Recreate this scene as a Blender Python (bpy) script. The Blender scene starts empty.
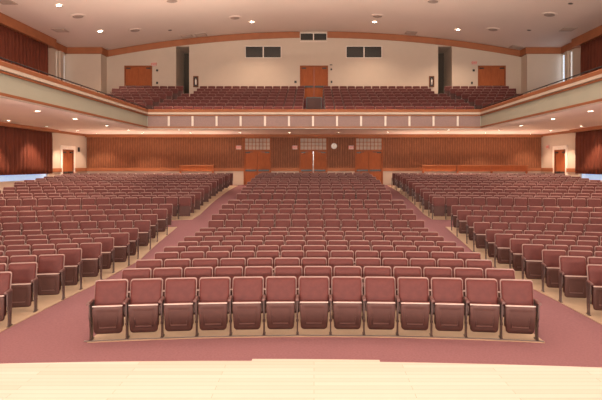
import bpy, bmesh, math, random
from mathutils import Vector, Matrix
random.seed(7)
PI = math.pi
C = bpy.context.scene.collection
sc = bpy.context.scene

# ------------------------------------------------------------------ camera, world, exposure
H = 2.8; F = 518.0; VX, VY = 314.0, 165.0        # eye height, focal length in pixels, vanishing point of the hall
cam = bpy.data.cameras.new('camera'); cam.sensor_width = 36; cam.lens = F / 602 * 36
cam.shift_x = -(VX - 301) / 602; cam.shift_y = -(200 - VY) / 602
cam.clip_start = 0.05; cam.clip_end = 200
co = bpy.data.objects.new('camera', cam); C.objects.link(co)
co.location = (0, 0, H); co.rotation_euler = (PI / 2, 0, 0); sc.camera = co
w = bpy.data.worlds.new('world'); sc.world = w; w.use_nodes = True
w.node_tree.nodes['Background'].inputs[0].default_value = (.75, .85, 1, 1)
w.node_tree.nodes['Background'].inputs[1].default_value = .3
sc.view_settings.view_transform = 'Standard'; sc.view_settings.look = 'None'
sc.view_settings.gamma = 1; sc.view_settings.use_curve_mapping = False
sc.view_settings.exposure = 0.0

WARM = (1.0, .76, .56)
WHITE = (1.0, .90, .78)
def lamp_spot(name, loc, power, angle=120, color=WARM, radius=.08, blend=.6, rot=(0, 0, 0)):
    l = bpy.data.lights.new(name, 'SPOT'); l.energy = power; l.color = color
    l.spot_size = math.radians(angle); l.spot_blend = blend; l.shadow_soft_size = radius
    o = bpy.data.objects.new(name, l); C.objects.link(o); o.location = loc; o.rotation_euler = rot
    return o
def ceil_z(x):
    return 12.2 - 1.35 * min(1.0, (x / 14.6) ** 2)
# house lights in the high ceiling over the main floor (their cans are above the frame)
for x in (-10.5, -6.2, -2.1, 2.1, 6.2, 10.5):
    for y in (5.2, 9.5, 14.0, 18.5, 23.0):
        p = 300 if abs(x) < 8 else 220
        if y < 6: p *= .55
        lamp_spot('house_light', (x, y, ceil_z(x) - .12), p, 130, (1, .84, .70), .18, .8)
# stage work lights hanging above the stage, turned towards the apron and first rows
for x in (-6, 0, 6):
    lamp_spot('stage_light', (x, .2, 7.6), 80, 120, (1, .94, .86), .25, .8, (math.radians(10), 0, 0))
def flood(name, loc, power, size, rot, color):
    l = bpy.data.lights.new(name, 'AREA'); l.shape = 'RECTANGLE'; l.size, l.size_y = size; l.energy = power; l.color = color
    o = bpy.data.objects.new(name, l); C.objects.link(o); o.location = loc; o.rotation_euler = rot
# two rows of added, unseen floods behind the camera, brightening the hall and ceiling
for x in (-9, -3, 3, 9):
    flood('added_flood', (x, -5.5, 6.2), 330, (3, 1), (math.radians(104), 0, 0), (1, .90, .82))
    flood('added_flood', (x, -6.5, 3.2), 1700, (3, 1), (math.radians(132), 0, 0), (1, .88, .78))
# added, unseen uplights behind the balcony parapet, brightening the high ceiling
for x in (-7, -3.5, 0, 3.5, 7):
    flood('added_parapet_uplight', (x, 27.35, 5.42), 170 if x < 1 else 100, (2.6, .12), (math.radians(196), 0, 0), (1, .80, .66))
for s_x in (-1, 1):
    for y in (16, 20, 24):
        flood('added_parapet_uplight', (s_x * 9.1, y, 5.42), 190 if s_x < 0 else 45, (.12, 2.6), (math.radians(180), 0, 0), (1, .80, .66))
for y in (15, 18.5, 22, 25.4):       # added, unseen strips inside the balcony's bottom lip, turned up to brighten the soffit
    flood('added_lip_strip', (-8.85, y, 4.78), 70, (.08, 3), (0, math.radians(110), 0), (1, .80, .68))
    flood('added_lip_strip', (8.85, y, 4.78), 60, (.08, 3), (0, math.radians(-110), 0), (1, .80, .68))
for x in (-6.4, -2.1, 2.1, 6.4):
    flood('added_lip_strip', (x, 27.08, 4.78), 35, (3.6, .08), (math.radians(110), 0, 0), (1, .80, .68))
for x in (-13.5, -10.5, -7, 7, 10.5, 13.5):  # guessed uplights added near the rear rail to lift the soffit
    flood('added_rear_uplight', (x, 34.9, 2.9), 50, (2.2, .1), (math.radians(200), 0, 0), (1, .76, .58))


# ------------------------------------------------------------------ materials
def mat(name, col, rough=.6, col2=None, nscale=8, stretch=(1, 1, 1), metal=0, bump=0, spec=.5, emit=None, estr=0, detail=4, coat=0):
    m = bpy.data.materials.new(name); m.use_nodes = True
    nt = m.node_tree; b = nt.nodes['Principled BSDF']
    b.inputs['Base Color'].default_value = (*col, 1); b.inputs['Roughness'].default_value = rough
    b.inputs['Metallic'].default_value = metal; b.inputs['Specular IOR Level'].default_value = spec
    b.inputs['Coat Weight'].default_value = coat
    if emit: b.inputs['Emission Color'].default_value = (*emit, 1); b.inputs['Emission Strength'].default_value = estr
    if col2 is None: col2 = tuple(c * .88 for c in col)
    tc = nt.nodes.new('ShaderNodeTexCoord'); mp = nt.nodes.new('ShaderNodeMapping'); mp.inputs['Scale'].default_value = stretch
    nz = nt.nodes.new('ShaderNodeTexNoise'); nz.inputs['Scale'].default_value = nscale; nz.inputs['Detail'].default_value = detail
    cr = nt.nodes.new('ShaderNodeValToRGB'); cr.color_ramp.elements[0].position = .35; cr.color_ramp.elements[1].position = .65
    cr.color_ramp.elements[0].color = (*col2, 1); cr.color_ramp.elements[1].color = (*col, 1)
    nt.links.new(tc.outputs['Object'], mp.inputs[0]); nt.links.new(mp.outputs[0], nz.inputs['Vector'])
    nt.links.new(nz.outputs['Fac'], cr.inputs[0]); nt.links.new(cr.outputs[0], b.inputs['Base Color'])
    if bump:
        bp = nt.nodes.new('ShaderNodeBump'); bp.inputs['Strength'].default_value = bump
        nt.links.new(nz.outputs['Fac'], bp.inputs['Height']); nt.links.new(bp.outputs[0], b.inputs['Normal'])
    return m
M = {}
M['carpet'] = mat('carpet', (.285, .14, .152), .95, (.25, .12, .13), 30, bump=.2, spec=.1)
M['tan'] = mat('tan_floor', (.56, .41, .28), .6, (.48, .35, .24), 1.5)
M['stage'] = mat('stage_maple', (.52, .465, .40), .45, (.47, .41, .345), 3, (1.2, 14, 1))
M['stage_edge'] = mat('stage_edge_wood', (.50, .28, .14), .5, None, 4, (1, 12, 1))
M['vinyl'] = mat('maroon_vinyl', (.098, .0225, .019), .6, (.084, .019, .0165), 14, spec=.25)
M['shell'] = mat('taupe_shell', (.30, .19, .17), .5, spec=.3)
M['pan'] = mat('brown_plastic', (.090, .042, .036), .55, spec=.2)
M['lip'] = mat('lip_glare', (.52, .40, .36), .4)  # pale colour paints the glare along the glossy lip
M['iron'] = mat('bronze_iron', (.10, .062, .055), .4, metal=.3)
M['arm'] = mat('armrest_plastic', (.15, .075, .068), .35)
M['cream'] = mat('cream_paint', (.52, .42, .335), .7, (.505, .41, .325), 2)
M['white'] = mat('white_paint', (.80, .72, .64), .6)
M['ceil'] = mat('ceiling_plaster', (.74, .61, .53), .8, (.72, .595, .515), .6)
M['soffit'] = mat('soffit_plaster', (.90, .77, .71), .8, (.88, .75, .69), .6)
M['wood'] = mat('orange_wood', (.32, .10, .042), .6, (.26, .08, .033), 3, (1, 1, 12), spec=.12)
M['rib'] = mat('rib_wood', (.275, .105, .052), .5, (.20, .075, .037), 2.2, (6, 1, 1.2), spec=.1)
M['ribback'] = mat('rib_backing', (.17, .065, .033), .7, spec=.1)
M['door'] = mat('door_wood', (.36, .105, .038), .6, (.30, .085, .031), 3, (6, 6, .8), spec=.12)
M['crown'] = mat('crown_wood', (.34, .125, .055), .6, (.30, .108, .048), 2, spec=.2)
M['fpanel'] = mat('fascia_panel', (.43, .42, .33), .7, (.41, .40, .315), 1)
M['fcloth'] = mat('fascia_cloth', (.31, .21, .19), .85, (.28, .19, .175), 20)
M['curtain'] = mat('rust_curtain', (.14, .034, .018), .8, (.11, .027, .014), 6, (1, 3, .3), spec=.2)
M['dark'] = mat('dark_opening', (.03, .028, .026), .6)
M['dimwall'] = mat('recess_shade', (.075, .06, .045), .9)  # dark tone painted in for the shade at the back of the recesses
M['glass'] = mat('dark_glass', (.035, .035, .032), .15, spec=.6)
M['black'] = mat('black_metal', (.02, .018, .018), .4)
M['steel'] = mat('steel', (.45, .43, .40), .35, metal=.8)
M['frost'] = mat('frosted_glass', (.42, .30, .22), .5, (.38, .27, .20), 6)
M['day'] = mat('daylit_window', (.5, .6, .7), .4, emit=(.38, .62, 1.0), estr=.6)
M['slit'] = mat('daylit_slit', (.5, .6, .7), .4, emit=(.62, .80, 1.0), estr=3)
M['slit_dim'] = mat('daylit_slit_dim', (.5, .55, .6), .4, emit=(.8, .75, .75), estr=.8)
M['lampon'] = mat('lamp_lens', (1, 1, 1), .4, emit=(1, .86, .66), estr=24)
M['vent'] = mat('vent_metal', (.36, .27, .22), .6)
M['grille'] = mat('speaker_grille', (.42, .31, .25), .8)
M['exit'] = mat('exit_sign_face', (.55, .36, .31), .5, emit=(1, .5, .42), estr=.04)
M['red'] = mat('red_lettering', (.6, .03, .02), .5, emit=(1, .05, .03), estr=.12)
M['clock'] = mat('clock_face', (.8, .76, .7), .5)
M['extred'] = mat('extinguisher_red', (.6, .05, .03), .4)

# ------------------------------------------------------------------ mesh helpers
class MB:
    def __init__(s): s.v = []; s.f = []; s.m = []; s.sm = []
    def face(s, pts, mi=0, smooth=False):
        n = len(s.v); s.v += [tuple(p) for p in pts]; s.f.append(tuple(range(n, n + len(pts)))); s.m.append(mi); s.sm.append(smooth)
    def box(s, x0, x1, y0, y1, z0, z1, mi=0, xf=None):
        n = len(s.v)
        p = [(x, y, z) for x in (x0, x1) for y in (y0, y1) for z in (z0, z1)]
        if xf: p = [tuple(xf @ Vector(q)) for q in p]
        s.v += p
        for q in ((0, 1, 3, 2), (4, 6, 7, 5), (0, 4, 5, 1), (2, 3, 7, 6), (0, 2, 6, 4), (1, 5, 7, 3)):
            s.f.append(tuple(n + i for i in q)); s.m.append(mi); s.sm.append(False)
    def loft(s, rings, mi=0, cap0=True, cap1=True, smooth=True, closed=True):
        n = len(s.v); k = len(rings[0])
        for r in rings: s.v += [tuple(p) for p in r]
        for i in range(len(rings) - 1):
            for j in range(k if closed else k - 1):
                a = n + i * k + j; b = n + i * k + (j + 1) % k
                s.f.append((a, b, b + k, a + k)); s.m.append(mi); s.sm.append(smooth)
        if cap0: s.f.append(tuple(n + j for j in range(k - 1, -1, -1))); s.m.append(mi); s.sm.append(False)
        if cap1: s.f.append(tuple(n + (len(rings) - 1) * k + j for j in range(k))); s.m.append(mi); s.sm.append(False)
    def cyl(s, p0, p1, r, mi=0, n=12, r1=None):
        p0 = Vector(p0); p1 = Vector(p1); d = (p1 - p0).normalized()
        a = d.orthogonal().normalized(); b = d.cross(a); r1 = r if r1 is None else r1
        s.loft([[p + (a * math.cos(t) + b * math.sin(t)) * q for t in [2 * PI * i / n for i in range(n)]] for p, q in ((p0, r), (p1, r1))], mi)
    def build(s, name, mats, parent=None, bevel=0):
        me = bpy.data.meshes.new(name); me.from_pydata(s.v, [], s.f)
        for m in (mats if isinstance(mats, (list, tuple)) else [mats]): me.materials.append(m)
        for p, mi, sm in zip(me.polygons, s.m, s.sm): p.material_index = mi; p.use_smooth = sm
        bm = bmesh.new(); bm.from_mesh(me); bmesh.ops.recalc_face_normals(bm, faces=bm.faces)
        bm.to_mesh(me); bm.free()
        o = bpy.data.objects.new(name, me); C.objects.link(o)
        if parent: o.parent = parent
        if bevel:
            b = o.modifiers.new('bevel', 'BEVEL'); b.width = bevel; b.segments = 2; b.limit_method = 'ANGLE'
        return o
def tag(o, label=None, cat=None, group=None, kind=None):
    if label: o['label'] = label
    if cat: o['category'] = cat
    if group: o['group'] = group
    if kind: o['kind'] = kind
    return o
def struct(name, mb, m, parent=None):
    o = mb.build(name, m, parent)
    if not parent: o['kind'] = 'structure'
    return o
def empty(name, loc, rz=0):
    o = bpy.data.objects.new(name, None); C.objects.link(o); o.location = loc; o.rotation_euler = (0, 0, rz); o.empty_display_size = .1
    return o
def children_of(o): return CH.get(o.name, [])
def box1(name, x0, x1, y0, y1, z0, z1, m, parent=None, kind=None, bevel=0):
    b = MB(); b.box(x0, x1, y0, y1, z0, z1); o = b.build(name, m, parent, bevel)
    if kind: o['kind'] = kind
    return o

# ------------------------------------------------------------------ floor profile
PROF = [(-30, 0), (8.6, 0), (11.4, -.035), (13, -.08), (16.1, -.08), (17, .05), (17.95, .16), (18.9, .26), (19.8, .35), (20.75, .454), (23.6, .56),
        (24.5, .67), (25.4, .77), (26.3, .865), (27.2, .956), (28.1, 1.03), (31, 1.24), (34, 1.37), (35.4, 1.40), (60, 1.40)]
def prof(d):
    for (a, za), (b, zb) in zip(PROF, PROF[1:]):
        if d <= b: return za + (zb - za) * (d - a) / (b - a)
    return 1.40
def radius(d0): return 23 + (d0 - 8.5)
def d0_of(x, y): return y + x * x / (2 * radius(max(y, 4)))
def zf(x, y): return prof(min(d0_of(x, y), 36) if y > 34 else d0_of(x, y))
YB = 36.5      # back wall
XS, XU = 16.0, 17.0   # lower / upper side walls
def surf(xs, ys, dz, name, m, inside=None):
    mb = MB(); n = len(xs)
    for y in ys:
        for x in xs: mb.v.append((x, y, zf(x, y) + dz))
    for j in range(len(ys) - 1):
        for i in range(n - 1):
            a = j * n + i; mb.f.append((a, a + 1, a + n + 1, a + n)); mb.m.append(0); mb.sm.append(True)
    o = mb.build(name, m); o['kind'] = 'structure'; return o
def frange(a, b, st):
    n = max(1, round((b - a) / st)); return [a + (b - a) * i / n for i in range(n + 1)]
surf(frange(-XS, XS, .8), frange(4.5, YB, .4), 0, 'floor', M['carpet'])
def pad(name, xin, xout, din, dout, step=.4):
    # bare tan floor under a block of seats; its front and back edges follow the curve of the rows
    mb = MB(); xs = frange(xin, xout, .5); ds = frange(din, dout, step); n = len(xs)
    for lvl in (0, 1):
        for d in ds:
            for x in xs:
                y = d - x * x / (2 * radius(d)); mb.v.append((x, y, zf(x, y) + (.018 if lvl else -.03)))
    k = n * len(ds)
    for j in range(len(ds) - 1):
        for i in range(n - 1):
            a = k + j * n + i; mb.f.append((a, a + 1, a + n + 1, a + n)); mb.m.append(0); mb.sm.append(False)
    rim = [i for i in range(n)] + [j * n + n - 1 for j in range(1, len(ds))] + [(len(ds) - 1) * n + i for i in range(n - 2, -1, -1)] + [j * n for j in range(len(ds) - 2, 0, -1)]
    for a, b in zip(rim, rim[1:] + rim[:1]): mb.f.append((a, b, b + k, a + k)); mb.m.append(0); mb.sm.append(False)
    o = mb.build(name, M['tan']); o['kind'] = 'structure'; return o
pad('floor_center_front', -3.57, 3.63, 8.43, 21.0)
pad('floor_center_rear', -3.66, 3.66, 23.15, 34.6)
for s, nm in ((-1, 'left'), (1, 'right')):
    pad('floor_%s_front' % nm, s * (5.26 if s < 0 else 5.06), s * 13.6, 9.2, 20.3)
    pad('floor_%s_rear' % nm, s * (5.12 if s < 0 else 4.96), s * 15.2, 22.1, 35.2)

mb = MB()     # worn metal strip along the front edge of the center block
mb.loft([[(x, y0 - .012, .018), (x, y0 + .02, .018), (x, y0 + .02, .03), (x, y0 - .012, .03)] for x in frange(-3.62, 3.62, .3) for y0 in (8.44 - x * x / (2 * radius(8.43)),)], smooth=False)
struct('trim_31', mb, M['steel'])
# ------------------------------------------------------------------ stage
def stage_edge(x): return 4.49 - x * x * .0155 - x * .021
mb = MB(); xs = frange(-16, 16, .5)
for x in xs: mb.v.append((x, stage_edge(x), 1.1))
for x in xs: mb.v.append((x, -8, 1.1))
for x in xs: mb.v.append((x, stage_edge(x), 0))
n = len(xs)
for i in range(n - 1):
    mb.f.append((i, i + 1, n + i + 1, n + i)); mb.m.append(0); mb.sm.append(False)
    mb.f.append((2 * n + i, 2 * n + i + 1, i + 1, i)); mb.m.append(1); mb.sm.append(True)
o = mb.build('floor_stage', [M['stage'], M['stage_edge']]); o['kind'] = 'structure'
# planks drawn into the maple by a brick pattern
nt = M['stage'].node_tree; b = nt.nodes['Principled BSDF']
br = nt.nodes.new('ShaderNodeTexBrick'); tc = nt.nodes.new('ShaderNodeTexCoord')
br.inputs['Color1'].default_value = (.585, .53, .46, 1); br.inputs['Color2'].default_value = (.53, .46, .38, 1); br.inputs['Mortar'].default_value = (.42, .30, .19, 1)
br.inputs['Scale'].default_value = 1; br.inputs['Brick Width'].default_value = 1.5; br.inputs['Row Height'].default_value = .07; br.inputs['Mortar Size'].default_value = .002
mx = nt.nodes.new('ShaderNodeMixRGB'); mx.blend_type = 'MULTIPLY'; mx.inputs[0].default_value = .15
old = b.inputs['Base Color'].links[0].from_socket
nt.links.new(tc.outputs['Object'], br.inputs['Vector']); nt.links.new(br.outputs['Color'], mx.inputs[1]); nt.links.new(old, mx.inputs[2]); nt.links.new(mx.outputs[0], b.inputs['Base Color'])
mb = MB(); xs = frange(-.54, .57, .1)
mb.loft([[(x, stage_edge(x) + .001, 1.1), (x, stage_edge(x) + .045, 1.1), (x, stage_edge(x) + .045, 1.06), (x, stage_edge(x) + .001, 1.06)] for x in xs], smooth=False)
o = mb.build('trim_1', M['stage']); o['kind'] = 'structure'

# ------------------------------------------------------------------ walls and ceilings
def wall_xz(name, y, x0, x1, z0, z1, holes, m, thick=.25):
    """wall facing the stage at depth y with rectangular openings (hx0,hx1,hz0,hz1)"""
    mb = MB(); xs = sorted({x0, x1, *[h[0] for h in holes], *[h[1] for h in holes]}); zs = sorted({z0, z1, *[h[2] for h in holes], *[h[3] for h in holes]})
    for a, b in zip(xs, xs[1:]):
        for c, d in zip(zs, zs[1:]):
            mx_, mz_ = (a + b) / 2, (c + d) / 2
            if not any(h[0] < mx_ < h[1] and h[2] < mz_ < h[3] for h in holes): mb.box(a, b, y, y + thick, c, d)
    return struct(name, mb, m)
def wall_yz(name, x, s, y0, y1, z0, z1, holes, m, thick=.25):
    mb = MB(); ys = sorted({y0, y1, *[h[0] for h in holes], *[h[1] for h in holes]}); zs = sorted({z0, z1, *[h[2] for h in holes], *[h[3] for h in holes]})
    for a, b in zip(ys, ys[1:]):
        for c, d in zip(zs, zs[1:]):
            my_, mz_ = (a + b) / 2, (c + d) / 2
            if not any(h[0] < my_ < h[1] and h[2] < mz_ < h[3] for h in holes): mb.box(min(x, x + s * thick), max(x, x + s * thick), a, b, c, d)
    return struct(name, mb, m)
ZS = 4.95      # soffit under the balcony
FL = 1.40
LD = [(-4.93, -3.03), (-1.03, .93), (2.89, 4.83)]       # lower rear doors
wall_xz('wall_back', YB, -XU, XU, 0, 5.2, [(a, b, FL, 4.72) for a, b in LD], M['cream'])
UD = [(-13.35, -11.4), (-.99, .99), (11.55, 13.5)]
UH = [(a, b, 7.3, 9.8) for a, b in UD] + [(-9.72, -8.8, 6.2, 11.15), (8.75, 9.72, 6.2, 11.15)]
PW = [(-4.86, -2.30), (2.25, 4.80)]
UH += [(a, b, 10.34, 11.19) for a, b in PW] + [(-.99, .92, 11.47, 12.12)]
wall_xz('wall_back_upper', YB, -XU, XU, 5.2, 12.6, UH, M['cream'])
# recesses behind the two tall openings and the openings of the doors
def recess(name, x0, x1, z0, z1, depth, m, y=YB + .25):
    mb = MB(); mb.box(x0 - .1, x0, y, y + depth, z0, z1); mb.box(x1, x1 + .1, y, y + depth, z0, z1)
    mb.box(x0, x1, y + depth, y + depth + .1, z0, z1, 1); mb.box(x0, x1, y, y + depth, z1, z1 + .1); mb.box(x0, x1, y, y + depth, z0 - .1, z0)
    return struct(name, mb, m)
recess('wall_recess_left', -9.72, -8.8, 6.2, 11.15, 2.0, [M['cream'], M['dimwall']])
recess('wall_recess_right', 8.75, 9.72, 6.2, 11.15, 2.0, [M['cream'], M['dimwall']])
recess('wall_lobby', -1.03, .93, FL, 4.72, 1.6, [M['white'], M['white']])
l = bpy.data.lights.new('lobby_light', 'POINT'); l.energy = 40; l.color = (.85, .92, 1); l.shadow_soft_size = .15
o = bpy.data.objects.new('lobby_light', l); C.objects.link(o); o.location = (0, YB + 1.1, 4.1)
for s, nm in ((-1, 'left'), (1, 'right')):
    dh = (32.9, 34.4, 1.2, 3.8)
    wall_yz('wall_%s' % nm, s * XS, s, -8, YB, -.2, 5.0, [dh, (13.0, 31.2, 1.92, 4.5)], M['cream'])
    slits = [(32.75, 33.0, 5.3, 10.3), (34.1, 34.3, 5.3, 10.3), (35.15, 35.45, 5.3, 10.3)]
    wall_yz('wall_%s_upper' % nm, s * XU, s, -8, YB, 4.9, 12.6, slits, M['cream'])
    # jutting block at the rear corner of the balcony
    mb = MB(); mb.box(min(s * 14.6, s * XU), max(s * 14.6, s * XU), 35.5, YB, 5.0, 11.0); struct('wall_%s_block' % nm, mb, M['cream'])
    # vertical slit windows on the upper side wall
    for k, (a, b2, c, d) in enumerate(slits):
        mb = MB(); mb.box(s * (XU + .12) - .02, s * (XU + .12) + .02, a, b2, c, d)
        o = mb.build('window_%d' % (k + (10 if s < 0 else 13)), M['slit'] if s > 0 else M['slit_dim']); o['kind'] = 'structure'
    mb = MB(); mb.box(s * (XU - .06) - .06, s * (XU - .06) + .06, 34.5, 34.95, 5.2, 10.4); struct('wall_%s_pilaster' % nm, mb, M['cream'])
    # tall window behind the lower curtain
    mb = MB(); mb.box(s * (XS + .15) - .02, s * (XS + .15) + .02, 13.0, 31.2, 1.92, 4.5)
    wn = mb.build('window_%d' % (1 if s < 0 else 2), M['day']); wn['kind'] = 'structure'
    mb = MB()
    mb.box(s * (XS + .08) - .05, s * (XS + .08) + .05, 13, 31.2, 1.87, 1.95)
    mb.build('window_frame', M['white'], wn)
wall_xz('wall_stage', -8.25, -XU, XU, 0, 12.6, [], M['cream'])
mb = MB()
for s in (-1, 1): mb.box(min(s * 16, s * 17.2), max(s * 16, s * 17.2), -8, 14, 4.8, 4.95)
struct('trim_2', mb, M['cream'])
# arched ceiling
mb = MB(); xs = frange(-17.3, 17.3, .6)
for y in (-8.3, YB + .3):
    for x in xs: mb.v.append((x, y, ceil_z(x)))
for y in (-8.3, YB + .3):
    for x in xs: mb.v.append((x, y, ceil_z(x) + .3))
n = len(xs)
for i in range(n - 1):
    mb.f.append((i, i + 1, n + i + 1, n + i)); mb.m.append(0); mb.sm.append(True)
    mb.f.append((2 * n + i, 3 * n + i, 3 * n + i + 1, 2 * n + i + 1)); mb.m.append(0); mb.sm.append(True)
struct('ceiling', mb, M['ceil'])
# crown band following the arch on the back wall, level on the corner blocks and side walls
def arch_band(x0, x1, nm):
    mb = MB()
    mb.loft([[(x, YB - .14, ceil_z(x) - .02), (x, YB - .14, ceil_z(x) - .14), (x, YB - .07, ceil_z(x) - .44), (x, YB, ceil_z(x) - .44), (x, YB, ceil_z(x) - .02)] for x in frange(x0, x1, .5)], smooth=False)
    struct(nm, mb, M['crown'])
arch_band(-14.6, -1.0, 'trim_3'); arch_band(.93, 14.6, 'trim_4')
mb = MB(); mb.box(-1.0, .93, YB - .02, YB, 11.5, 11.6); struct('trim_5', mb, M['cream'])
for s, k in ((-1, 6), (1, 10)):
    zc = ceil_z(15)
    mb = MB(); mb.box(min(s * 14.6, s * XU), max(s * 14.6, s * XU), 35.36, 35.5, zc - .44, zc - .01)
    mb.box(min(s * 14.6, s * 14.46), max(s * 14.6, s * 14.46), 35.36, YB, zc - .44, zc - .01)
    mb.box(min(s * XU, s * (XU - .14)), max(s * XU, s * (XU - .14)), 33.2, 35.4, zc - .44, zc - .01)
    struct('trim_%d' % k, mb, M['crown'])
    mb = MB(); mb.box(min(s * XU, s * (XU - .5)), max(s * XU, s * (XU - .5)), -8, 33.2, zc - .55, zc - .01); struct('trim_%d' % (k + 1), mb, M['crown'])
    # crown under the balcony: heavy valance along the curtain, light one past it
    mb = MB(); mb.box(min(s * XS, s * (XS - .42)), max(s * XS, s * (XS - .42)), 12, 31.6, 4.76, ZS); struct('trim_%d' % (k + 2), mb, M['crown'])
    mb = MB(); mb.box(min(s * XS, s * (XS - .1)), max(s * XS, s * (XS - .1)), 31.6, YB, 4.80, ZS); struct('trim_%d' % (k + 3), mb, M['crown'])
mb = MB(); mb.box(-XS, XS, YB - .28, YB, 4.74, ZS); struct('trim_14', mb, M['crown'])
# ribbed wood panelling of the lower back wall, the rail below it
RP = [(-16, -4.95), (-3.01, -1.05), (.95, 2.87), (4.85, 16)]
for k, (a, b2) in enumerate(RP):
    mb = MB(); mb.box(a, b2, YB - .04, YB, 2.58, 4.74, 1); nr = round((b2 - a) / .17)
    for i in range(nr):
        c = a + (b2 - a) * (i + .5) / nr; mb.box(c - .055, c + .055, YB - .085, YB - .04, 2.58, 4.74, 0)
    o = mb.build('wall_back_panel_%d' % (k + 1), [M['rib'], M['ribback']]); o['kind'] = 'structure'
    mb = MB(); mb.box(a, b2, YB - .12, YB, 2.36, 2.60); struct('trim_%d' % (15 + k), mb, M['crown'])
for s, k in ((-1, 19), (1, 21)):
    mb = MB(); mb.box(min(s * XS, s * (XS - .08)), max(s * XS, s * (XS - .08)), 34.6, YB, 2.36, 2.60); mb.box(min(s * XS, s * (XS - .08)), max(s * XS, s * (XS - .08)), 31.4, 32.7, 2.36, 2.60)
    struct('trim_%d' % k, mb, M['crown'])

# ------------------------------------------------------------------ doors
def lower_door(idx, a, b2, ajar=0):
    root = empty('door_%d' % idx, ((a + b2) / 2, YB, FL)); root['kind'] = 'structure'; hw = (b2 - a) / 2
    mb = MB()
    mb.box(-hw - .02, -hw + .07, -.10, .2, 0, 3.36); mb.box(hw - .07, hw + .02, -.10, .2, 0, 3.36)
    mb.box(-hw, hw, -.10, .2, 3.27, 3.36); mb.box(-hw + .07, hw - .07, -.09, .2, 2.36, 2.48)
    mb.build('door_frame', M['wood'], root)
    for s in (-1, 1):
        x0, x1 = (ajar, hw - .07) if s > 0 else (-hw + .07, -ajar)
        leaf = MB(); leaf.box(x0 + .005, x1 - .005, 0, .05, .01, 2.36)
        lf = leaf.build('door_leaf', M['door'], root)
        pb = MB(); pb.box(x0 + .05, x1 - .05, -.09, -.03, .95, 1.08); pb.box(x0 + .05, x0 + .12, -.05, 0, .95, 1.08); pb.box(x1 - .12, x1 - .05, -.05, 0, .95, 1.08)
        pb.build('push_bar', M['black'], lf)
        cb = MB(); cb.box((x1 - .34) if s > 0 else x0 + .04, (x1 - .04) if s > 0 else x0 + .34, -.08, 0, 2.24, 2.31); cb.box((x0 + x1) / 2 - .18, (x0 + x1) / 2 + .12, -.06, -.04, 2.30, 2.33)
        cb.build('door_closer', M['black'], lf)
    tb = MB(); tb.box(-hw + .07, hw - .07, .03, .05, 2.48, 3.27); tr = tb.build('transom_glass', M['frost'], root)
    gb = MB(); W = 2 * (hw - .07)
    for i in range(1, 7): gb.box(-hw + .07 + W * i / 7 - .018, -hw + .07 + W * i / 7 + .018, -.02, .03, 2.48, 3.27)
    for i in range(1, 3): gb.box(-hw + .07, hw - .07, -.02, .03, 2.48 + .79 * i / 3 - .018, 2.48 + .79 * i / 3 + .018)
    gb.build('transom_grid', M['wood'], tr)
for i, (a, b2) in enumerate(LD): lower_door(i + 1, a, b2, .03 if i == 1 else 0)
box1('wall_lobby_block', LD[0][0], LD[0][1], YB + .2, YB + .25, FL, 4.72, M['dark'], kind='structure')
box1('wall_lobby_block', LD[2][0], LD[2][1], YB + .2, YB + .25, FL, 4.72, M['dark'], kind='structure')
def plain_door(idx, loc, rz, hw, h):
    root = empty('door_%d' % idx, loc, rz); root['kind'] = 'structure'
    mb = MB(); mb.box(-hw, -hw + .08, -.05, .2, 0, h); mb.box(hw - .08, hw, -.05, .2, 0, h); mb.box(-hw, hw, -.05, .2, h - .08, h); mb.build('door_frame', M['wood'], root)
    for s in (-1, 1):
        x0, x1 = (.004, hw - .08) if s > 0 else (-hw + .08, -.004)
        leaf = MB(); leaf.box(x0, x1, .02, .07, .01, h - .08); lf = leaf.build('door_leaf', M['door'], root)
        pb = MB(); pb.box(x0 + .05, x1 - .05, -.07, -.01, .95, 1.08); pb.box(x0 + .05, x0 + .12, -.03, .02, .95, 1.08); pb.box(x1 - .12, x1 - .05, -.03, .02, .95, 1.08); pb.build('push_bar', M['black'], lf)
        cb = MB(); cb.box((x1 - .34) if s > 0 else x0 + .04, (x1 - .04) if s > 0 else x0 + .34, -.06, .02, h - .22, h - .15); cb.build('door_closer', M['black'], lf)
for i, (a, b2) in enumerate(UD): plain_door(4 + i, ((a + b2) / 2, YB, 7.3), 0, (b2 - a) / 2, 2.5)
plain_door(7, (-XS, 33.65, 1.3), PI / 2, .75, 2.5); plain_door(8, (XS, 33.65, 1.3), -PI / 2, .75, 2.5)
for s, nm in ((-1, 'left'), (1, 'right')):
    mb = MB()   # light surround of the side door
    x0, x1 = sorted((s * XS, s * (XS - .05)))
    mb.box(x0, x1, 32.65, 32.9, 1.2, 3.8); mb.box(x0, x1, 34.4, 34.65, 1.2, 3.8); mb.box(x0, x1, 32.65, 34.65, 3.8, 4.05)
    struct('trim_%d' % (24 if s < 0 else 25), mb, M['white'])

# projection booth windows
for i, (a, b2, c, d) in enumerate([(PW[0][0], PW[0][1], 10.34, 11.19), (-.99, .92, 11.47, 12.12), (PW[1][0], PW[1][1], 10.34, 11.19)]):
    root = empty('window_%d' % (7 + i), ((a + b2) / 2, YB, c)); root['kind'] = 'structure'; hw = (b2 - a) / 2; h = d - c
    mb = MB(); mb.box(-hw, hw, .08, .12, 0, h); mb.build('pane', M['glass'], root)
    mb = MB(); mb.box(-.035, .035, 0, .1, 0, h); mb.box(-hw, hw, -.01, .1, 0, .04); mb.box(-hw, hw, -.01, .1, h - .04, h); mb.box(-hw, -hw + .04, -.01, .1, 0, h); mb.box(hw - .04, hw, -.01, .1, 0, h)
    mb.build('window_frame', M['white'], root)

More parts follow.
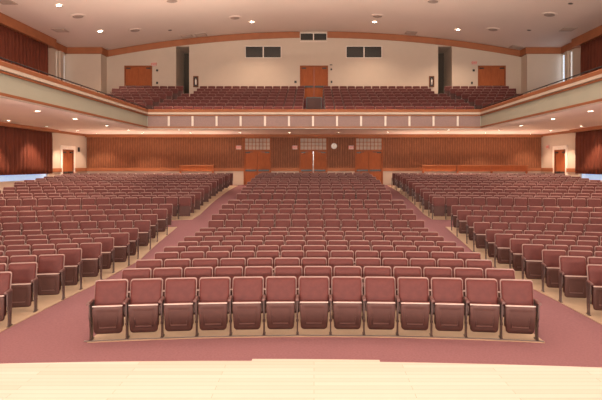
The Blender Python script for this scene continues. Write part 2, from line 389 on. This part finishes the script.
# ------------------------------------------------------------------ balcony
YF, XF = 26.9, 8.67
mb = MB()      # soffit and slab
mb.box(-XU, XU, YF + .05, YB, ZS, ZS + .1); mb.box(-XU, -XF - .05, 10, YF + .05, ZS, ZS + .1); mb.box(XF + .05, XU, 10, YF + .05, ZS, ZS + .1)
struct('ceiling_balcony_soffit', mb, M['soffit'])
mb = MB()
mb.box(-XU, XU, YF + .1, 27.65, ZS + .1, 5.10)
for j in range(9):
    y0 = 27.65 + .93 * j; y1 = y0 + .93 if j < 8 else YB
    mb.box(-14.0, 14.0, y0, min(y1, YB), ZS + .1, 5.10 + min(.3 * j, 2.2))
for s in (-1, 1): mb.box(min(s * (XF + .1), s * XU), max(s * (XF + .1), s * XU), 10, YF + .1, ZS + .1, 5.10); mb.box(min(s * 14, s * XU), max(s * 14, s * XU), 27.65, YB, ZS + .1, 7.3)
struct('floor_balcony', mb, M['carpet'])
# fascia: swept profile
def sweep(name, prof2, m, y0=10, parent=None):
    """profile points (out, z): out measured towards the hall from the fascia plane; follows left wing, front, right wing"""
    mb = MB(); rings = []
    for (px, py, nx, ny) in ((-XF, y0, 1, 0), (-XF, YF, 1, -1), (XF, YF, -1, -1), (XF, y0, -1, 0)):
        rings.append([(px + nx * o, py + ny * o, z) for o, z in prof2])
    mb.loft(rings, smooth=False); return struct(name, mb, m, parent)
sweep('wall_balcony_front', [(-.12, 4.80), (0, 4.80), (0, 5.45), (-.12, 5.45)], M['fpanel'])
sweep('trim_26', [(-.14, 4.72), (.05, 4.72), (.05, 4.80), (-.14, 4.80)], M['crown'])
sweep('trim_27', [(-.05, 5.34), (.06, 5.34), (.06, 5.40), (-.05, 5.40)], M['crown'])
sweep('trim_28', [(-.05, 5.40), (.09, 5.42), (.05, 5.54), (-.05, 5.54)], M['cream'])
sweep('trim_29', [(-.22, 5.54), (.06, 5.54), (.06, 5.66), (.03, 5.69), (-.22, 5.69)], M['crown'])
sweep('trim_30', [(-.12, 4.69), (.02, 4.69), (.02, 4.72), (-.12, 4.72)], M['white'])
# cloth panels and upright ribs on the front
PX = [((p - VX) * YF / F) for p in (145.5, 169, 192.7, 216.7, 240.7, 265, 289, 313, 337, 361, 385.3, 409.3, 433.3, 457.5, 481)]
for k, (a, b2) in enumerate(zip(PX, PX[1:])):
    a = max(a, -XF + .03); b2 = min(b2, XF - .03)
    box1('wall_balcony_panel_%d' % (k + 1), a + .02, b2 - .02, YF - .03, YF, 4.82, 5.33, M['fcloth'], kind='structure')
    if k:
        box1('trim_balcony_upright_%d' % k, a - .05, a + .05, YF - .06, YF - .005, 4.82, 5.34, M['white'], kind='structure')
# guard rail: thin black tube on short posts
def rail(name, pts, label):
    root = empty(name, pts[0]); tag(root, label, 'railing')
    p0 = Vector(pts[0])
    mb = MB()
    for a, b2 in zip(pts, pts[1:]): mb.cyl(Vector(a) - p0, Vector(b2) - p0, .022, n=8)
    mb.build('top_rail', M['black'], root)
    for a, b2 in zip(pts, pts[1:]):
        L = (Vector(b2) - Vector(a)).length; nn = max(1, round(L / 1.55))
        for i in range(nn + (1 if b2 == pts[-1] else 0)):
            q = Vector(a).lerp(Vector(b2), i / nn) - p0
            pb = MB(); pb.cyl(q - Vector((0, 0, .12)), q, .014, n=6); pb.build('post', M['black'], root)
rail('guard_rail', [(-XF - .1, 12, 5.80), (-XF - .1, YF + .1, 5.80)], 'thin black guard rail on the left side balcony edge')
rail('guard_rail', [(XF + .1, 12, 5.80), (XF + .1, YF + .1, 5.80)], 'thin black guard rail on the right side balcony edge')

# ------------------------------------------------------------------ curtains
def curtain(name, s, x, y0, y1, z0, z1, label):
    mb = MB(); ys = frange(y0, y1, .045); rings = []
    ph = [random.uniform(-1, 1) for _ in range(400)]
    def off(y):
        i = int(y / .9); t = y / .9 - i; q = ph[i] * (1 - t) + ph[i + 1] * t
        return .075 * math.sin(2 * PI * y / .36 + 1.6 * q) + .02 * math.sin(2 * PI * y / .13 + q)
    for z in frange(z0, z1, (z1 - z0) / 6):
        rings.append([(x - s * off(y) * (1 if z < z1 - .2 else .6), y, z) for y in ys])
    mb.loft(rings, cap0=False, cap1=False, closed=False)
    o = mb.build(name, M['curtain']); md = o.modifiers.new('solid', 'SOLIDIFY'); md.thickness = .012
    return tag(o, label, 'curtain', 'rust red drapes on the side walls')
curtain('curtain', -1, -XS + .22, 13, 31.1, 2.28, 4.78, 'rust brown pleated curtain on left wall below the balcony')
curtain('curtain', 1, XS - .22, 13, 31.2, 2.28, 4.78, 'rust brown pleated curtain on right wall below the balcony')
curtain('curtain', -1, -XU + .25, 16, 32.65, 5.12, 10.35, 'dark red tall curtain on left wall above the side balcony')
curtain('curtain', 1, XU - .25, 16, 32.4, 5.12, 10.35, 'dark red tall curtain on right wall above the side balcony')

# ------------------------------------------------------------------ theater seats
PITCH = .546
def rrect(w_, z0, z1, r, n=4):
    """outline in (x, z), rounded corners"""
    pts = []
    for cx, cz, a0 in ((w_ / 2 - r, z1 - r, 0), (-w_ / 2 + r, z1 - r, 90), (-w_ / 2 + r, z0 + r, 180), (w_ / 2 - r, z0 + r, 270)):
        for i in range(n + 1):
            t = math.radians(a0 + 90 * i / n); pts.append((cx + r * math.cos(t), cz + r * math.sin(t)))
    return pts
def slab(mb, w_, z0, z1, r, yf, yb, edge, tilt, z_piv, mi=0, puff=.0):
    """upright cushion: front face at yf, back face at yb, softened edge; leans back by tilt about z_piv"""
    cz = (z0 + z1) / 2
    def ring(y, ins):
        out = []
        for x, z in rrect(w_ - 2 * ins, z0 + ins, z1 - ins, max(r - ins, .004)):
            yy = y + (z - z_piv) * math.tan(tilt); out.append((x, yy, z))
        return out
    mb.loft([ring(yf - puff, w_ * .28), ring(yf - puff * .7, edge * 2.2), ring(yf, edge * .6), ring(yf + edge * .7, 0), ring(yb - .004, 0), ring(yb, .004)], mi)
TILT = math.radians(13)
def seat_parts(root):
    d = {}
    mb = MB(); slab(mb, .488, .50, .898, .034, .02, .065, .018, TILT, .5, puff=.012); br_ = mb.build('backrest', M['vinyl'], root)
    mb = MB(); slab(mb, .515, .36, .914, .045, .060, .085, .006, TILT, .5); mb.build('back_shell', M['shell'], br_)
    # seat tipped up: cushion behind, moulded pan towards the stage
    mb = MB(); slab(mb, .45, .17, .565, .05, -.095, -.03, .02, math.radians(-5), .5, puff=.0); ct = mb.build('seat', M['vinyl'], root)
    mb = MB()
    def ring(y, ins, wt=.478, wb=.43, z0=.105, z1=.555, r=.06):
        o_ = []
        for x, z in rrect(wt - 2 * ins, z0 + ins, z1 - ins, max(r - ins * .6, .01), 5):
            t = (z - z0) / (z1 - z0); sag = -.016 * math.sin(PI * max(0, min(1, t)))
            o_.append((x * (1 - (1 - t) * .10), y + sag - .03 * (1 - t) * 0 + (z - .5) * math.tan(math.radians(-6)), z))
        return o_
    mb.loft([ring(-.128, .105), ring(-.128, .085), ring(-.142, .065), ring(-.142, .018), ring(-.132, .004), ring(-.104, 0)], 0)
    mb.box(-.125, .125, -.126, -.108, .205, .222, 1)
    for q in (-1, 1): mb.loft([[(q * .125 + dx, yy, .21), (q * .125 + dx, yy, .222)] + [(q * .15 + dx, yy, .50), (q * .15 + dx, yy, .49)] for yy in (-.126, -.116) for dx in (0,)], 1, smooth=False)     # moulded ledge in the pan
    mb.loft([[(x, -.112 + dy, .553 + dz) for dy, dz in ((-.036, .0), (-.030, .009), (0, .011), (0, -.006), (-.03, -.006))] for x in (-.228, -.1, 0, .1, .228)], 2, smooth=False)
    mb.build('seat_pan', [M['pan'], M['pan_ledge'], M['lip']], ct)
    return d
M['pan_ledge'] = mat('pan_ledge', (.16, .085, .075), .3)
def leg_mesh(x, wide=False):
    mb = MB(); t = .012
    prof_ = [(-.13, .60), (-.12, .36), (-.075, .28), (-.065, .10), (-.075, .012), (.05, .012), (.05, .10), (.07, .30), (.10, .60)] if wide else \
            [(-.10, .60), (-.095, .36), (-.065, .28), (-.06, .10), (-.075, .012), (.05, .012), (.03, .10), (.035, .30), (.06, .60)]
    mb.loft([[(x - t, y, z) for y, z in prof_], [(x + t, y, z) for y, z in prof_]], smooth=False)
    mb.box(x - .022, x + .022, -.10, .08, 0, .012, 0)
    mb.cyl((x - .022, -.035, .235), (x + .022, -.035, .235), .022, 0, 10)
    return mb
def arm_mesh(x):
    mb = MB()
    mb.loft([[(x - .024 + .006 * e, y, .600), (x + .024 - .006 * e, y, .600), (x + .026 - .006 * e, y, .622 + dz), (x + .014 - .004 * e, y, .634 + dz), (x - .014 + .004 * e, y, .634 + dz), (x - .026 + .006 * e, y, .622 + dz)]
             for y, e, dz in ((-.22, 1, -.012), (-.20, 0, 0), (.03, 0, .006), (.06, 1, 0))], smooth=False)
    return mb
def make_seat():
    root = empty('theater_seat', (0, -50, 0)); seat_parts(root)
    leg_mesh(-PITCH / 2).build('leg', [M['iron'], M['steel']], root); arm_mesh(-PITCH / 2).build('armrest', M['arm'], root)
    return root
proto = make_seat()
endleg_r = leg_mesh(PITCH / 2, True).build('leg', [M['iron'], M['steel']]); endarm_r = arm_mesh(PITCH / 2).build('armrest', M['arm'])
endleg_l = leg_mesh(-PITCH / 2, True)
endleg_lm = endleg_l.build('leg', [M['iron'], M['steel']])
def kids(o): return [c for c in o.children]
PK = [(c, list(c.children)) for c in list(proto.children)]
def copy_seat():
    r = proto.copy(); C.objects.link(r)
    for c, gs in PK:
        k = c.copy(); C.objects.link(k); k.parent = r
        for g in gs:
            q = g.copy(); C.objects.link(q); q.parent = k
    return r

ORD = 'first second third fourth fifth sixth seventh eighth ninth tenth eleventh twelfth thirteenth fourteenth fifteenth sixteenth'.split()
seats = []   # (y, x, rz, section, row, number, left_end, right_end)
def cen_row(r, d0, n=13):
    R = radius(d0)
    for i in range(n):
        x = (i - (n - 1) / 2) * PITCH
        if r % 2: x += .075      # every other row is set over by part of a seat
        seats.append(dict(x=x, y=d0 - x * x / (2 * R), rz=-x / R, sec='center', row=r, num=i, le=i == 0, re=i == n - 1))
for r in range(14): cen_row(r, 8.53 + .945 * r)
for r in range(12): cen_row(14 + r, 23.6 + .935 * r)
def side_row(s, r, din, xin, xout):
    R = radius(din) + 3; x = xin + PITCH / 2 + (.06 if r % 2 else 0); i = 0; row = []
    while x < xout:
        y = din + xin * xin / (2 * R) - x * x / (2 * R)
        row.append(dict(x=s * x, y=y, rz=-s * x / R, sec='left' if s < 0 else 'right', row=r, num=i, le=False, re=False)); i += 1
        x += PITCH * math.cos(x / R)
    row[0]['re' if s < 0 else 'le'] = True; row[-1]['le' if s < 0 else 're'] = True
    for q in row:
        px = VX + q['x'] * F / q['y']
        if -110 < px < 712 : seats.append(q)
for s in (-1, 1):
    for r in range(12): side_row(s, r, (9.0 if s < 0 else 8.76) + .965 * r, 5.28 if s < 0 else 5.08, 13.3)
    for r in range(13): side_row(s, 12 + r, 21.8 + .945 * r, 5.15 if s < 0 else 4.98, 14.1 + .07 * r)
def inframe(q):
    px = VX + q['x'] * F / q['y']; return -14 < px < 616
main = sorted([q for q in seats if inframe(q)], key=lambda q: q['y'] + abs(q['x']) * .12)
chosen = main[:300]; ids = {id(q) for q in chosen}
for k, q in enumerate(chosen):
    r = copy_seat() if k else proto
    r.location = (q['x'], q['y'], zf(q['x'], q['y']) + .018); r.rotation_euler = (0, 0, q['rz'])
    n = ORD[q['num']]; row = ORD[q['row']]
    if q['sec'] == 'center': lab = 'maroon folding theater seat, %s from the left in the %s row of center section' % (n, row)
    else: lab = 'maroon folding theater seat, %s from the aisle in the %s row of %s section' % (n, row, q['sec'])
    tag(r, lab, 'theater seat', 'tip-up seats in the %s section' % q['sec'])
    if q['re']:
        for e in (endleg_r, endarm_r): c = e.copy(); C.objects.link(c); c.parent = r
    if q['le']:
        for c in r.children:
            if c.name.startswith('leg') and c.data == PK[-2][0].data: c.data = endleg_lm.data
for e in (endleg_r, endarm_r, endleg_lm): bpy.data.objects.remove(e)

# all the farther seats on the main floor and the balcony: one object
far = MB()
def far_seat(x, y, z, rz):
    T = Matrix.Translation((x, y, z)) @ Matrix.Rotation(rz, 4, 'Z')
    def quadslab(w_, z0, z1, yf, yb, mi, ch):
        tl = math.tan(TILT); o = []
        for yy, ins in ((yf, ch), (yf + ch * .6, 0), (yb, 0)):
            a = w_ / 2 - ins; c = .03
            pts = [(-a, z0 + ins), (a, z0 + ins), (a, z1 - ins - c), (a - c, z1 - ins), (-a + c, z1 - ins), (-a, z1 - ins - c)]
            o.append([T @ Vector((px, yy + (pz - .5) * tl, pz)) for px, pz in pts])
        far.loft(o, mi, smooth=False)
    quadslab(.47, .50, .905, .02, .065, 0, .02)
    quadslab(.495, .40, .925, .066, .085, 1, .004)
    far.box(-.225, .225, -.14, -.03, .14, .555, 2, T)
    far.box(-.225, .225, -.13, -.03, .555, .585, 0, T)
    far.box(-PITCH / 2 - .016, -PITCH / 2 + .016, -.08, .05, 0, .60, 3, T)
    far.box(-PITCH / 2 - .024, -PITCH / 2 + .024, -.20, .05, .60, .63, 4, T)
for q in seats:
    if id(q) not in ids: far_seat(q['x'], q['y'], zf(q['x'], q['y']) + .018, q['rz'])
for j in range(8):
    y = 28.25 + .93 * j; z = 5.10 + min(.3 * j, 2.2)
    for s in (-1, 1):
        x = .60 + PITCH / 2
        while x < 7.55 + .2 * (7 - j): far_seat(s * x, y, z, -s * x / 90); x += PITCH
        x = 8.75 + .12 * (7 - j) + PITCH / 2
        while x < 13.0: far_seat(s * x, y, z, -s * x / 60); x += PITCH
fo = far.build('theater_seats', [M['vinyl'], M['shell'], M['pan'], M['iron'], M['arm']])
tag(fo, 'distant rows of maroon theater seats at the rear of the floor and in the balcony', 'theater seats', None, 'stuff')

# ------------------------------------------------------------------ downlights
def disc_fixture(name, x, y, z, r, on, label, group, cat='ceiling light', nx=0):
    root = empty(name, (x, y, z)); root.rotation_euler = (0, nx, 0); tag(root, label, cat, group)
    mb = MB(); n = 20
    for i in range(n):
        a0, a1 = 2 * PI * i / n, 2 * PI * (i + 1) / n
        def P(rr, zz, a): return (rr * math.cos(a), rr * math.sin(a), zz)
        mb.face([P(r * .72, -.012, a0), P(r * .72, -.012, a1), P(r, -.02, a1), P(r, -.02, a0)])
        mb.face([P(r, -.02, a0), P(r, -.02, a1), P(r, .0, a1), P(r, .0, a0)])
    mb.build('trim_ring', M['white'] if on else M['vent'], root)
    mb = MB(); mb.cyl((0, 0, -.004), (0, 0, -.010), r * .72, n=20); mb.build('lens', M['lampon'] if on else M['dark'], root)
    return root
DL = []
for s in (-1, 1):
    for y in (17.2, 20.6, 24.1, 28.2, 31.8, 34.8): DL.append((s * (11.0 + (y - 20.6) * .035), y))
    for y in (18.0, 21.5, 25.0, 28.6, 32.3, 35.2): DL.append((s * 14.75, y))
    for x in (1.63, 4.9, 8.17): DL.append((s * x, 34.2))
    DL.append((s * 8.2, 31.6))
for x, y in DL:
    side = 'left' if x < 0 else 'right'
    px = VX + x * F / y
    if -60 < px < 662:
        disc_fixture('ceiling_light', x, y, ZS, .125, True, '', 'round downlights under the balcony')
    lamp_spot('downlight_beam', (x, y, ZS - .06), 620 if y < 34 else 330, 100, (1, .74, .54), .07, .5)
# labels: by place along each line
lg = [o for o in C.objects if o.name.startswith('ceiling_light')]
lines = {}
for o in lg:
    key = ('left' if o.location.x < 0 else 'right', 'inner' if 10 < abs(o.location.x) < 12 else 'outer' if abs(o.location.x) > 12 else 'rear')
    lines.setdefault(key, []).append(o)
for (side, ln), os_ in lines.items():
    if ln == 'rear':
        os_.sort(key=lambda o: (round(o.location.y), abs(o.location.x)) if False else (-round(o.location.y), abs(o.location.x)))
        for i, o in enumerate(os_):
            o['label'] = 'small round downlight above rear doors, %s %s of hall centre' % (ORD[i], side) if i < 3 else 'small round downlight under balcony, just ahead of rear line at %s' % side
    else:
        os_.sort(key=lambda o: -o.location.y)
        for i, o in enumerate(os_):
            o['label'] = 'lit downlight under %s balcony, %s from the back wall in the %s line' % (side, ORD[i], 'aisle-side' if ln == 'inner' else 'curtain-side')
# high ceiling: fixtures read off the photo, set on the arched ceiling
def on_ceiling(px, py):
    z = 12
    for _ in range(20):
        y = (z - H) * F / (VY - py); x = (px - VX) * y / F; z = ceil_z(x)
    return x, y, z
def slope(x): return math.atan(2 * 1.35 * x / 14.6 ** 2) if abs(x) < 14.6 else 0
for px, py, lab in ((59, 5, 'bright round lamp in high ceiling nearest the upper left curtain'), (100, 31, 'bright round lamp in high ceiling above left balcony corner'),
                    (252, 21.7, 'bright round lamp in high ceiling, left of center vent window'), (374.5, 21.7, 'bright round lamp in high ceiling, right of center vent window'), (458, 29.5, 'bright round lamp in high ceiling above right balcony seats')):
    x, y, z = on_ceiling(px, py)
    disc_fixture('ceiling_lamp', x, y, z - .01, .17, True, lab, 'lit lamps in the high ceiling', nx=slope(x))
    lamp_spot('ceiling_lamp_beam', (x, y, z - .12), 600, 130, (1, .74, .54), .1, .7)
for px, py, lab in ((78, 16, 'round brown air vent in ceiling between two left lamps'), (135, 30, 'round brown air vent in ceiling above left upper door'), (172, .5, 'round vent at the top edge of the ceiling view, left'),
                    (235, 17.5, 'round vent beside the lamp left of center'), (377.5, 15.8, 'round vent just above the lamp right of center'), (433, 1, 'round vent at the top edge of the ceiling view, right'),
                    (493, 29.2, 'round vent in ceiling above right upper door'), (549.5, 14.3, 'round vent in ceiling nearest the upper right curtain')):
    x, y, z = on_ceiling(px, py)
    root = empty('air_vent', (x, y, z - .01)); root.rotation_euler = (0, slope(x), 0); tag(root, lab, 'air vent', 'round vents in the high ceiling')
    mb = MB(); mb.cyl((0, 0, .01), (0, 0, -.03), .42, n=28, r1=.40); mb.build('vent_frame', M['ceil'], root)
    for k in range(3):
        mb = MB(); mb.cyl((0, 0, -.03 - .014 * k), (0, 0, -.042 - .014 * k), .29 - .09 * k, n=24, r1=.26 - .09 * k); mb.build('vent_cone', M['vent'], root)
for px, py, lab in ((60, 30, 'square speaker grille in ceiling beside left curtain trim'), (6, 1.5, 'square grille at upper left corner of ceiling'), (187, 36, 'square grille left of its pair above the arch'), (201, 34.8, 'square grille right of its pair above the arch'),
                    (411, 32.6, 'square grille above right part of the arch'), (516, 47, 'square grille above right upper door near the arch'), (568, 29, 'square grille in ceiling beside right curtain trim')):
    x, y, z = on_ceiling(px, py)
    mb = MB(); mb.box(-.38, .38, -.38, .38, -.035, 0); mb.box(-.33, .33, -.33, .33, -.042, -.035)
    for k in range(9): mb.box(-.33, .33, -.3 + .075 * k - .012, -.3 + .075 * k + .012, -.05, -.042)
    o = mb.build('ceiling_grille', M['grille']); o.location = (x, y, z - .005); o.rotation_euler = (0, slope(x), 0); tag(o, lab, 'ceiling grille', 'square grilles in the high ceiling')
for px, py, lab in ((170, 30, 'small dark unlit downlight in ceiling at left'), (529, 30, 'small dark unlit downlight above right balcony'), (570.5, 3.3, 'small dark unlit downlight at upper right of ceiling')):
    x, y, z = on_ceiling(px, py)
    disc_fixture('unlit_downlight', x, y, z - .01, .13, False, lab, 'unlit downlights', nx=slope(x))

# ------------------------------------------------------------------ signs, clock, wall equipment
def exit_sign(x, y, z, rz, label):
    root = empty('exit_sign', (x, y, z), rz); tag(root, label, 'exit sign', 'exit signs')
    mb = MB(); mb.box(-.17, .17, -.09, 0, 0, .26); mb.build('housing', M['exit'], root, .008)
    cu = bpy.data.curves.new('lettering', 'FONT'); cu.body = 'EXIT'; cu.size = .20; cu.align_x = 'CENTER'; cu.align_y = 'CENTER'; cu.extrude = .004
    cu.materials.append(M['red']); t_ = bpy.data.objects.new('lettering', cu); C.objects.link(t_); bpy.context.view_layer.update(); me = bpy.data.meshes.new_from_object(t_); bpy.data.objects.remove(t_); o = bpy.data.objects.new('lettering', me); C.objects.link(o); o.parent = root; o.location = (0, -.096, .13); o.rotation_euler = (PI / 2, 0, 0)
exit_sign((239 - VX) * .0705, YB - .09, 3.9, 0, 'exit sign on wood panelling left of the left rear doors')
exit_sign((295 - VX) * .0705, YB - .09, 3.9, 0, 'exit sign left of the middle rear doors')
exit_sign((351 - VX) * .0705, YB - .09, 3.9, 0, 'exit sign left of the right rear doors beside the clock')
exit_sign((154.5 - VX) * .0705, YB, 9.75, 0, 'exit sign above balcony beside the upper left door')
exit_sign((474 - VX) * .0705, YB, 9.85, 0, 'exit sign above balcony beside the upper right door')
exit_sign(XS, 35.3, 3.9, -PI / 2, 'red exit sign beside the side door on the right wall')
root = empty('wall_clock', ((334 - VX) * .0705, YB - .085, 4.13)); tag(root, 'round pale wall clock between middle and right rear doors', 'clock')
mb = MB(); mb.cyl((0, 0, 0), (0, -.05, 0), .19, n=28); mb.build('face', M['clock'], root)
mb = MB(); mb.cyl((0, 0, 0), (0, -.035, 0), .215, n=28); mb.build('rim', M['vent'], root)
mb = MB(); mb.box(-.006, .006, -.058, -.052, 0, .13); mb.box(-.09, 0, -.058, -.052, -.006, .006); mb.build('hand', M['black'], root)
for px, side in ((196, 'left'), (431.5, 'right')):
    x = (px - VX) * .0705
    root = empty('extinguisher_cabinet', (x, YB, 8.28)); tag(root, 'wood framed extinguisher cabinet on upper wall at %s' % side, 'extinguisher cabinet', 'cabinets on the upper wall')
    mb = MB(); mb.box(-.18, .18, -.06, 0, 0, .06); mb.box(-.18, .18, -.06, 0, .72, .78); mb.box(-.18, -.12, -.06, 0, .06, .72); mb.box(.12, .18, -.06, 0, .06, .72); mb.build('frame', M['ribback'], root)
    mb = MB(); mb.box(-.12, .12, -.02, 0, .06, .72); mb.build('back_panel', M['dark'], root)
    mb = MB(); mb.cyl((0, -.05, .16), (0, -.05, .52), .05, n=12); mb.cyl((0, -.05, .52), (0, -.05, .60), .02, n=8); mb.build('extinguisher', M['white'], root)
for px, py, dw, dh_, lab, c in ((331, 65, .09, .03, 'thin dark fitting beside top of the upper center door', 'black'), (331.3, 69.5, .06, .06, 'dark fire strobe on wall right of upper center door', 'black'), (331.5, 82, .06, .08, 'dark switch box on wall right of upper center door', 'black'),
                              (295.5, 82, .08, .08, 'dark box on wall left of upper center door', 'black'), (157.3, 70.5, .07, .07, 'dark fire strobe under the upper left exit sign', 'black'), (157.3, 83, .06, .08, 'dark switch box below strobe at upper left door', 'black'),
                              (473.5, 70.5, .07, .07, 'dark fire strobe under the upper right exit sign', 'black'), (471.7, 83, .06, .08, 'dark switch box below strobe at upper right door', 'black')):
    x = (px - VX) * .0705; z = H + (VY - py) * .0705
    mb = MB(); mb.box(-dw, dw, -.05, 0, -dh_, dh_); mb.box(-dw * .6, dw * .6, -.065, -.05, -dh_ * .6, dh_ * .6)
    o = mb.build('wall_box', M[c]); o.location = (x, YB, z); tag(o, lab, 'wall device', 'small dark wall devices')
mb = MB(); mb.box(-.05, 0, -.12, .12, -.15, .15); mb.box(-.07, -.05, -.08, .08, -.1, .1)
o = mb.build('wall_box', M['black']); o.rotation_euler = (0, 0, PI); o.location = (-XS + .0, 35.2, 3.85); tag(o, 'dark wall speaker beside side door on the left wall', 'wall device', 'small dark wall devices')

root = empty('aisle_barrier', (0, 31.0, 6.0)); tag(root, 'low dark barrier across the center aisle of the balcony', 'barrier')
mb = MB(); mb.box(-.44, .44, -.03, .03, .06, .80); mb.build('panel', M['pan'], root)
mb = MB(); mb.box(-.47, .47, -.05, .05, .80, .86); mb.build('cap', M['black'], root)
for q in (-1, 1): mb = MB(); mb.box(q * .44 - .03, q * .44 + .03, -.04, .04, 0, .80); mb.build('post', M['black'], root)

# wooden partitions in front of the back wall
def partition(x0, x1, posts, label):
    root = empty('wooden_partition', ((x0 + x1) / 2, 35.55, FL - .02)); tag(root, label, 'partition', 'wooden partitions at the back wall'); m = (x0 + x1) / 2
    mb = MB(); mb.box(x0 - m, x1 - m, -.13, .13, 1.36, 1.42); mb.build('cap', M['crown'], root)
    mb = MB(); mb.box(x0 - m + .02, x1 - m - .02, -.03, .03, .98, 1.36); mb.build('panel', M['door'], root)
    for p in posts: mb = MB(); mb.box(p - m - .06, p - m + .06, -.06, .06, 0, 1.36); mb.build('post', M['wood'], root)
s_ = 35.55 / F
partition((179.5 - VX) * s_, (214 - VX) * s_, [(180.5 - VX) * s_, (213 - VX) * s_], 'wooden panel partition left of the left rear doors')
partition((422 - VX) * s_, (456 - VX) * s_, [(423 - VX) * s_], 'wooden panel partition right of the right rear doors')
partition((456.5 - VX) * s_, (527.5 - VX) * s_, [(457.5 - VX) * s_, (491.5 - VX) * s_, (526.5 - VX) * s_], 'long wooden partition with three posts near the right rear corner')
